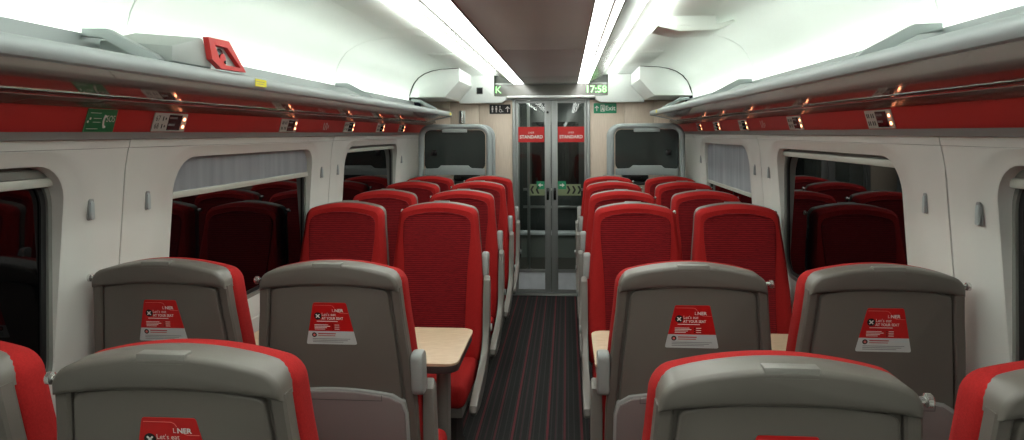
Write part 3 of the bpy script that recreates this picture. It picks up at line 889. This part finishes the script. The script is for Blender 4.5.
def seat(label, side, where, away, x, y, group):
    """side -1/+1: wall side of the carriage; away: facing away from the viewer (shell to us)"""
    t = thing('train_seat', label, 'seat', (x, y, 0), math.pi if away else 0, group)
    out = side * (-1 if away else 1)          # local x direction towards the window
    obj('backrest', shared('backrest', m_cushion_back, 'fabric_red'), parent=t)
    obj('backrest_insert', shared('backrest_insert', m_insert, 'fabric_insert'), parent=t)
    sh = obj('back_shell', shared('back_shell', m_shell, 'shell'), parent=t)
    obj('shell_panel', shared('shell_panel', m_back_panel, 'shell'), parent=sh)
    for q in (-1, 1): obj('shell_rib', shared('shell_rib|%d' % q, m_rib(q), 'shell'), parent=sh)
    cp = obj('head_cap', shared('head_cap', m_cap, 'cap'), parent=t)
    obj('cap_tab', shared('cap_tab', m_tab, 'frame_grey'), parent=cp)
    obj('seat_cushion', shared('seat_cushion', m_seat_cushion, 'fabric_red'), parent=t)
    obj('seat_pan', shared('seat_pan', m_pan, 'frame_grey'), parent=t)
    obj('seat_base', shared('seat_base', m_base, 'base_dark'), parent=t)
    obj('coat_knob', shared('coat_knob|%d' % out, m_knob(out), 'knob_metal'), parent=t)
    if where == 'aisle':
        a = -out
        sf = obj('side_frame', shared('side_frame|%d' % a, m_side(a), 'frame_grey'), parent=t)
        obj('pivot', shared('pivot|%d' % a, m_pivot(a), 'armrest'), parent=sf)
        obj('armrest', shared('armrest|%d' % a, m_arm(a), 'armrest'), parent=t)
    if away:
        tr_ = obj('tray_table', shared('tray_table', m_tray, 'tray'), parent=t)
        obj('tray_rim', shared('tray_rim', m_tray_rim, 'tray_edge'), parent=tr_)
        obj('tray_latch', shared('tray_latch', m_latch, 'base_dark'), parent=tr_)
        cd = obj('card', shared('card', m_card, 'card_white', False), parent=t); cd.matrix_local = card_frame()
        cd['label'] = 'red and white offer card'
        for nm, fn, mt in (('card_red_field', m_card_red, 'card_red'), ('card_lettering', m_card_print, 'ink_white'), ('card_roundels', m_card_dots, 'ink_black'),
                           ('card_small_print', m_card_lines, 'ink_grey'), ('card_red_print', m_card_redlines, 'ink_red'), ('card_rule', m_card_rule, 'ink_pale_red')):
            po = obj(nm, shared(nm, fn, mt, False), parent=cd)
            if nm != 'card_red_field': po['kind'] = 'stuff'
    return t

XA, XW = {-1: 0.548, 1: 0.525}, {-1: 1.078, 1: 1.067}
SIDES = {-1: 'SOS sign wall', 1: 'wall with the fully drawn blind'}
ROWS = [('A', 1.425, True), ('B', 2.26, True), ('C', 3.61, False), ('D', 4.44, False), ('E', 5.28, False), ('F', 5.99, False)]
for r, y, away in ROWS:
    for s in (-1, 1):
        for where, xx in (('aisle', XA[s]), ('window', XW[s])):
            sd = 'SOS sign side' if s < 0 else 'hanging hatch side'
            if r == 'A': lab = 'grey-shelled red %s seat, second row back from the table, %s' % (where, sd)
            elif r == 'B': lab = 'grey-shelled red %s seat with offer card, backing onto table, %s' % (where, sd)
            elif r == 'C': lab = 'red fabric %s seat facing the table, %s' % (where, sd)
            elif r == 'F': lab = 'red fabric %s seat right in front of luggage stack, %s' % (where, sd)
            else: lab = 'red fabric %s seat, %s row behind the table seats, %s' % (where, 'first' if r == 'D' else 'second', sd)
            if s < 0 and where == 'window': xx += {'A': .004}.get(r, 0)
            seat(lab, s, where, away, s * xx, y + (.035 if r == 'B' and s > 0 else 0), 'seats showing grey shells' if away else 'red seats beyond the tables')

# ------------------------------------------------------------------ tables
for s in (-1, 1):
    t = thing('bay_table', 'pale wood bay table with dark edge and one leg, ' + ('SOS sign side' if s < 0 else 'hanging hatch side'), 'table', (s * .78, 2.985, 0), group='bay tables')
    bm = NB(); pts = rrect(-.51, .50, -.255, .255, .05, 5)
    prism(bm, pts, 'z', .716, .727, .002); obj('tabletop', bm, 'table_wood', t)
    bm = NB(); prism(bm, rrect(-.507, .497, -.252, .252, .05, 5), 'z', .686, .7155, .004); obj('table_edge', bm, 'table_edge', t)
    lx = -s * .40
    bm = NB(); prism(bm, rrect(lx - .026, lx + .026, -.05, .05, .02, 4), 'z', .014, .68); obj('leg', bm, 'frame_grey', t)
    bm = NB(); box(bm, lx - .06, lx + .06, -.11, .11, .0005, .0135, .004); obj('foot', bm, 'base_dark', t)
    bm = NB(); box(bm, min(lx, s * .5), max(lx, s * .5), -.03, .03, .655, .6855, .004); obj('support_rail', bm, 'base_dark', t)

# ------------------------------------------------------------------ overhead luggage racks
for s in (-1, 1):
    t = thing('luggage_rack', 'long grey overhead luggage rack with glossy underside, ' + ('SOS sign wall' if s < 0 else 'drawn blind wall'), 'luggage rack', (s * 1.08, 2.0, 1.80), group='overhead racks')
    ya, yb = Y0 - 2.0 + .02, 4.55
    X = lambda v: s * (v - 1.08)
    bm = NB()
    lip = [(.965, .012), (.955, .008), (.944, .012), (.937, .022), (.936, .036), (.941, .047), (.953, .055), (.970, .057), (.985, .052), (.985, .020)]
    prism(bm, [(X(a), z) for a, z in lip], 'y', ya, yb); obj('front_lip', bm, 'rack_grey', t)
    bm = NB(); prism(bm, [(X(.966), .0115), (X(.986), .0195), (X(1.19), -.018), (X(1.19), -.041)], 'y', ya, yb); obj('underside', bm, 'rack_mirror', t, smooth=False)
    bm = NB(); prism(bm, [(X(.986), .020), (X(.986), .028), (X(1.19), -.006), (X(1.19), -.0175)], 'y', ya, yb); obj('shelf', bm, 'rack_grey', t, smooth=False)
    bm = NB(); prism(bm, [(X(1.1905), -.02), (X(1.1905), .01), (X(1.212), .14), (X(1.218), .14), (X(1.218), -.02)], 'y', ya, 4.12, .002); obj('upstand', bm, 'rack_grey', t)
    bm = NB(); tube(bm, [(X(1.1835), ya, -.0445), (X(1.1835), yb, -.0445)], .0042, 8); obj('rear_rail', bm, 'chrome', t)
    for yc in ((-.14, 1.86, 4.0, 6.0) if s < 0 else (0.0, 2.02, 4.0, 6.0)):
        bm = NB()
        pts = [(X(.975), .062), (X(.99), .076), (X(1.13), .150), (X(1.205), .152), (X(1.205), .128), (X(1.14), .126), (X(1.02), .062), (X(1.02), .030), (X(.988), .036)]
        prism(bm, pts, 'y', yc - 2.0 - .016, yc - 2.0 + .016, .004); obj('bracket', bm, 'rack_grey', t)
    bm = NB(); prism(bm, [(X(.94), .010), (X(.937), .05), (X(.985), .058), (X(1.19), .0), (X(1.19), -.043)], 'y', yb + .0005, yb + .02); obj('end_cap', bm, 'rack_grey', t, smooth=False)

# yellow labels on the lips
for s, yy in ((-1, 2.40), (-1, 6.45), (1, 6.05)):
    lab = {2.40: 'small yellow label on rack lip past the red-ended case', 6.45: 'small yellow label at the rack end, SOS sign side', 6.05: 'small yellow label near the rack end, drawn blind side'}[yy]
    t = thing('rack_label', lab, 'label', matrix=frame_m((s * .9345, yy, 1.832), (0, -s, 0), (0, 0, 1)))
    obj('backing', box(NB(), -.045, .045, -.012, .014, 0.0005, .0015), 'yellow', t, smooth=False)
    bm = NB(); box(bm, -.036, .02, -.004, -.0025, .0016, .002); box(bm, -.036, .03, .004, .0055, .0016, .002); obj('print', bm, 'ink_grey', t, smooth=False)

# grey case with a red end on the rack
t = thing('rack_case', 'pale grey wedge case with red open end resting on rack', 'case', (-1.08, 2.05, 1.80))
bm = NB()
A = [(-.098, -.168, .035), (.123, -.168, .059), (.123, -.168, .104), (-.098, -.168, .124)]
B = [(-.098, .06, .035), (.123, .06, .059), (.123, -.003, .148), (-.098, -.003, .168)]
va = [bm.verts.new(p) for p in A]; vb = [bm.verts.new(p) for p in B]
bm.faces.new(va); bm.faces.new(vb[::-1])
for i in range(4): bm.faces.new((va[i], vb[i], vb[(i + 1) % 4], va[(i + 1) % 4]))
bmesh.ops.bevel(bm, geom=bm.edges[:], offset=.008, segments=2, profile=.5, affect='EDGES')
obj('case_body', bm, 'case_grey', t)
# red end: leaning frame facing the aisle
O = [(-.005, .150), (.125, .153), (.245, .062), (.075, .059), (.018, .084)]
I = [(.035, .130), (.112, .131), (.205, .074), (.098, .073), (.062, .092)]
bm = NB()
ring(bm, O, I, 'x', .1235, .142)
bmesh.ops.bevel(bm, geom=[e for e in bm.edges if len(e.link_faces) == 2 and e.calc_face_angle(0) > .5], offset=.004, segments=2, profile=.5, affect='EDGES')
obj('red_end', bm, 'case_red', t)
bm = NB(); prism(bm, [(.03, .133), (.115, .134), (.212, .070), (.09, .070)], 'x', .1235, .127); obj('end_recess', bm, 'case_grey', t, smooth=False)
bm = NB(); prism(bm, [(.085 + .027 * math.cos(a * math.pi / 10), .098 + .027 * math.sin(a * math.pi / 10)) for a in range(20)], 'x', .1275, .131, .001); dl = obj('dial', bm, 'lcd', t)
bm = NB(); prism(bm, [(.10 + .02 * math.cos(a * math.pi / 10), .086 + .024 * math.sin(a * math.pi / 10)) for a in range(20)], 'x', .1315, .135, .001); obj('dial_core', bm, 'case_red', dl)
bm = NB(); prism(bm, [(.11 + .006 * math.cos(a * math.pi / 8), .084 + .006 * math.sin(a * math.pi / 8)) for a in range(16)], 'x', .1355, .138, .001); obj('dial_hub', bm, 'lcd', dl)

# hanging hatch in the vault
t = thing('ceiling_hatch', 'white ceiling hatch hanging slightly open from the vault', 'hatch', (.78, 3.72, 2.15))
bm = NB()
prism(bm, [(-.17, .028), (-.06, .0), (.13, .006), (.21, .045), (.20, .055), (.12, .028), (-.06, .022), (-.16, .045)], 'y', -.25, .0, .004)
obj('hatch_panel', bm, 'vault_white', t)
obj('hatch_hinge', box(NB(), -.10, .12, -.24, -.22, .03, .078), 'vault_white', t, smooth=False)

# ------------------------------------------------------------------ signs and seat displays on the red band
BO, BV = (1.2725, 1.694), (-.021, .074)      # middle of the band and its upward direction (x outward)
def band_frame(s, y, lift=.0008):
    v = Vector((s * BV[0], 0, BV[1])).normalized()
    M = frame_m((s * BO[0], y, BO[1]), (0, -s, 0), v)
    n = Vector((M[0][2], M[1][2], M[2][2]))
    for i in range(3): M[i][3] += n[i] * lift
    return M
t = thing('emergency_sign', 'green SOS phone sign with white lettering on red band', 'sign', matrix=band_frame(-1, 2.02))
obj('sign_plate', box(NB(), -.068, .068, -.037, .037, 0, .002), 'sign_green', t, smooth=False)
bm = NB(); ring(bm, [(-.068, -.037), (.068, -.037), (.068, .037), (-.068, .037)], [(-.0665, -.0355), (.0665, -.0355), (.0665, .0355), (-.0665, .0355)], 'z', .0021, .0024); obj('border', bm, 'frost', t, smooth=False)
bm = NB(); text_bm(bm, 'SOS', .030, .042, .006, .0024, sx=.78); obj('lettering', bm, 'ink_white', t, smooth=False)
bm = NB(); tube(bm, [(.016, .016, .003), (.011, .010, .003), (.0095, -.002, .003), (.0125, -.014, .003), (.018, -.02, .003)], [.005, .0026, .0026, .0026, .0052], 8); obj('phone_symbol', bm, 'ink_white', t)
bm = NB()
for v, a, b_ in ((.024, -.054, -.006), (.007, -.036, .0), (-.005, -.036, -.002), (-.026, -.058, -.008)): box(bm, a, b_, v - .0008, v + .0008, .0022, .0026)
for v in (.006, -.004): disc(bm, -.05 - (.008 if v < 0 else 0), v, .004, .0022, .0026, 10)
obj('small_print', bm, 'ink_pale_red' if False else 'ink_white', t, smooth=False)

DISP = [2.39, 3.46, 4.45, 5.22, 5.9]
rowname = ['over table, backing row', 'over table, facing row', 'first beyond table', 'second beyond table', 'nearest luggage stack']
nums = {(-1, 0): ('67', '68')}
for s in (-1, 1):
    for i, y in enumerate(DISP):
        lab = 'white seat display with orange lights, %s, %s' % (rowname[i], 'SOS sign side' if s < 0 else 'drawn blind side')
        t = thing('seat_display', lab, 'display', matrix=band_frame(s, y + (.16 if s > 0 and i == 0 else 0)), group='seat reservation displays')
        obj('plate', box(NB(), -.104, .104, -.034, .034, 0, .004, .0015), 'plate', t, smooth=False)
        obj('screen', box(NB(), -.016, .066, -.028, .029, .0042, .0055), 'lcd', t, smooth=False)
        bm = NB(); box(bm, -.012, .035, .014, .021, .0056, .0058); box(bm, -.012, .028, -.011, -.004, .0056, .0058); obj('screen_text', bm, 'lcd_text', t, smooth=False)
        for v in (.013, -.015):
            bm = NB(); disc(bm, .085, v, .0055, .0042, .0062, 12); obj('indicator_light', bm, 'led_orange', t, smooth=False)
        bm = NB()
        if (s, i) in nums:
            for q, st in enumerate(nums[(s, i)]):
                text_bm(bm, st, .028, -.081, .014 - .028 * q, .0042)
                box(bm, -.052, -.046, .006 - .028 * q, .022 - .028 * q, .0042, .0044); box(bm, -.036, -.029, .010 - .028 * q, .018 - .028 * q, .0042, .0044)
        else:
            for q in (0, 1):
                for p in (-.088, -.074, -.053, -.037): box(bm, p - .004, p + .004, .006 - .028 * q, .022 - .028 * q, .0042, .0044)
        obj('seat_numbers', bm, 'ink_black', t, smooth=False)
    t = thing('coat_hook_mark', 'small white pictogram on the red band, ' + ('SOS sign side' if s < 0 else 'drawn blind side'), 'pictogram', matrix=band_frame(s, 4.02), group='pictograms on the red band')
    bm = NB()
    for p, a in ((-.04, 12), (-.012, -8), (.012, 10)):
        c_, s_ = math.cos(math.radians(90 + a)), math.sin(math.radians(90 + a))
        pts = [(p + c_ * u - s_ * v, s_ * u + c_ * v) for u, v in ((-.022, -.003), (.022, -.003), (.022, .003), (-.022, .003))]
        prism(bm, pts, 'z', 0, .0006)
    box(bm, .034, .041, -.012, .008, 0, .0006)
    obj('strokes', bm, 'ink_white', t, smooth=False)

# coat hooks: pairs either side of every panel seam
for s in (-1, 1):
    for i, y in enumerate((0.02, 0.32, 2.03, 2.32, 4.05, 4.34, 6.06)):
        z = 1.418
        near = {0: 'pair by the first pillar', 1: 'pair by the first pillar', 2: 'before the pillar by the offer-card seats', 3: 'past the pillar by the offer-card seats',
                4: 'before the pillar by the table-facing seats', 5: 'past the pillar by the table-facing seats', 6: 'before the pillar by the luggage stack'}[i]
        if i < 2: continue
        t = thing('coat_hook', 'small grey coat hook, %s, %s' % (near, 'SOS sign side' if s < 0 else 'drawn blind side'), 'hook',
                  matrix=frame_m((s * (wallx(z) - .0005), y, z), (0, -s, 0), (-s * .09, 0, 1)), group='coat hooks')
        bm = NB(); prism(bm, rrect(-.012, .012, -.034, .034, .009, 4), 'z', 0, .004, .001); obj('hook_plate', bm, 'bar_grey', t)
        bm = NB(); prism(bm, rrect(-.009, .009, -.031, .026, .007, 4), 'z', .0045, .016, .004)
        for v in bm.verts:
            if v.co.z > .008: v.co.z -= .008 * max(0, (v.co.y + .03) / .06)
        obj('hook_tongue', bm, 'rack_grey', t)

# ------------------------------------------------------------------ luggage stacks by the end wall
def hoop_path(x0, x1, ztop, r, y, n=8):
    pts = [(x0, y, .02)] + [(x0, y, z) for z in (.6, 1.2)]
    for i in range(n + 1):
        a = math.radians(180 - 90 * i / n); pts.append((x0 + r + r * math.cos(a), y, ztop - r + r * math.sin(a)))
    for i in range(n + 1):
        a = math.radians(90 - 90 * i / n); pts.append((x1 - r + r * math.cos(a), y, ztop - r + r * math.sin(a)))
    return pts + [(x1, y, z) for z in (1.2, .6)] + [(x1, y, .02)]
for s in (-1, 1):
    t = thing('luggage_stack', 'grey tubular luggage stack with smoked glass panel, ' + ('under the pictogram sign side' if s < 0 else 'under the Exit sign side'), 'luggage rack', (s * .90, 6.66, 0), group='luggage stacks')
    for yy, dx in ((-.17, 0), (.17, 0)):
        bm = NB(); tube(bm, hoop_path(-.325, .325, 1.71, .10, yy), .026, 10); obj('hoop', bm, 'rack_grey', t)
    bm = NB(); prism(bm, rrect(-.29, .29, 1.30, 1.68, .06, 5), 'y', -.176, -.166); g_ = obj('glass_panel', bm, 'smoked_glass', t)
    bm = NB(); box(bm, -.12, .12, -.19, -.177, 1.655, 1.69, .005); obj('panel_clamp', bm, 'rack_grey', g_)
    bm = NB(); prism(bm, [(-.29, 1.255), (.29, 1.255), (.29, 1.315), (.16, 1.315), (.13, 1.345), (-.13, 1.345), (-.16, 1.315), (-.29, 1.315)], 'y', -.195, -.177, .004); obj('lower_rail', bm, 'rack_grey', t)
    bm = NB(); box(bm, min(s * .17, s * .22), max(s * .17, s * .22), -.192, -.178, 1.44, 1.49, .004); obj('panel_lock', bm, 'lcd', g_)
    for z in (.55, 1.16):
        bm = NB(); box(bm, -.32, .32, -.16, .16, z, z + .03, .006); obj('shelf', bm, 'black', t)
    t2 = thing('black_bag', 'black bag on the luggage stack shelf, ' + ('pictogram sign side' if s < 0 else 'Exit sign side'), 'bag', (s * .80, 6.60, 1.191), group='bags in the stacks')
    bm = NB(); box(bm, -.12, .12, -.10, .10, 0, .075, .03, 3); obj('bag_body', bm, 'black', t2)
    bm = NB(); tube(bm, [(-.05, -.1, .03), (-.045, -.115, .05), (.045, -.115, .05), (.05, -.1, .03)], .006, 6); obj('bag_handle', bm, 'black', t2)

# signs on the wood
t = thing('facilities_sign', 'black sign with white toilet figures and arrow on wood wall', 'sign', matrix=frame_m((-.522, YE - .0005, 1.895), (1, 0, 0), (0, 0, 1)))
bm = NB(); prism(bm, rrect(-.108, .108, -.048, .048, .006, 3), 'z', 0, .004); obj('plate', bm, 'ink_black', t, smooth=False)
bm = NB()
for p in (-.078, -.038):
    disc(bm, p, .026, .008, .0042, .0048, 12); box(bm, p - .009, p + .009, -.008, .016, .0042, .0048); box(bm, p - .006, p - .001, -.032, -.008, .0042, .0048); box(bm, p + .001, p + .006, -.032, -.008, .0042, .0048)
ring(bm, [(.005 + .016 * math.cos(a * math.pi / 8), -.016 + .016 * math.sin(a * math.pi / 8)) for a in range(16)], [(.005 + .011 * math.cos(a * math.pi / 8), -.016 + .011 * math.sin(a * math.pi / 8)) for a in range(16)], 'z', .0042, .0048)
disc(bm, 0, .026, .007, .0042, .0048, 12); box(bm, -.003, .003, -.01, .018, .0042, .0048); box(bm, .022, .034, -.028, -.022, .0042, .0048)
prism(bm, [(.074, -.03), (.082, -.03), (.082, .012), (.096, 0), (.1, .006), (.078, .03), (.056, .006), (.06, 0), (.074, .012)], 'z', .0042, .0048)
obj('symbols', bm, 'ink_white', t, smooth=False)
t = thing('exit_sign', 'green Exit sign with arrow and door figure on wood wall', 'sign', matrix=frame_m((.548, YE - .0005, 1.898), (1, 0, 0), (0, 0, 1)))
bm = NB(); prism(bm, rrect(-.115, .115, -.052, .052, .008, 3), 'z', 0, .004); obj('plate', bm, 'exit_green', t, smooth=False)
bm = NB(); text_bm(bm, 'Exit', .066, .052, -.002, .0045, bold=.015); obj('lettering', bm, 'ink_white', t, smooth=False)
bm = NB()
prism(bm, [(-.088, -.028), (-.08, -.028), (-.08, .01), (-.068, -.001), (-.063, .005), (-.084, .026), (-.105, .005), (-.1, -.001), (-.088, .01)], 'z', .0042, .0048)
ring(bm, rrect(-.045, -.005, -.034, .034, .002, 2), rrect(-.038, -.012, -.030, .027, .002, 2), 'z', .0042, .0048)
disc(bm, -.022, .016, .006, .0042, .0048, 10); prism(bm, [(-.03, .008), (-.018, .008), (-.015, -.01), (-.012, -.026), (-.02, -.026), (-.024, -.012), (-.032, -.024), (-.036, -.02), (-.029, -.006)], 'z', .0042, .0048)
obj('symbols', bm, 'ink_white', t, smooth=False)
t = thing('wall_grip', 'short upright steel grip on the wood wall above luggage stack', 'handle', matrix=frame_m((-.915, YE - .0005, 1.815), (1, 0, 0), (0, 0, 1)))
bm = NB(); prism(bm, rrect(-.034, .034, -.066, .066, .012, 4), 'z', 0, .006, .001); obj('back_plate', bm, 'steel', t)
bm = NB(); tube(bm, [(0, -.062, .02), (0, .062, .02)], .02, 14); obj('grip', bm, 'chrome', t)
t = thing('ceiling_sensor', 'small dark square camera window on white fascia above the door', 'sensor', matrix=frame_m((-.72, YE - .0905, 2.08), (1, 0, 0), (0, 0, 1)))
bm = NB(); prism(bm, rrect(-.033, .033, -.035, .035, .006, 3), 'z', 0, .004); obj('bezel', bm, 'bar_grey', t, smooth=False)
bm = NB(); prism(bm, rrect(-.027, .027, -.029, .029, .004, 3), 'z', .0042, .006); obj('lens_window', bm, 'lcd', t, smooth=False)
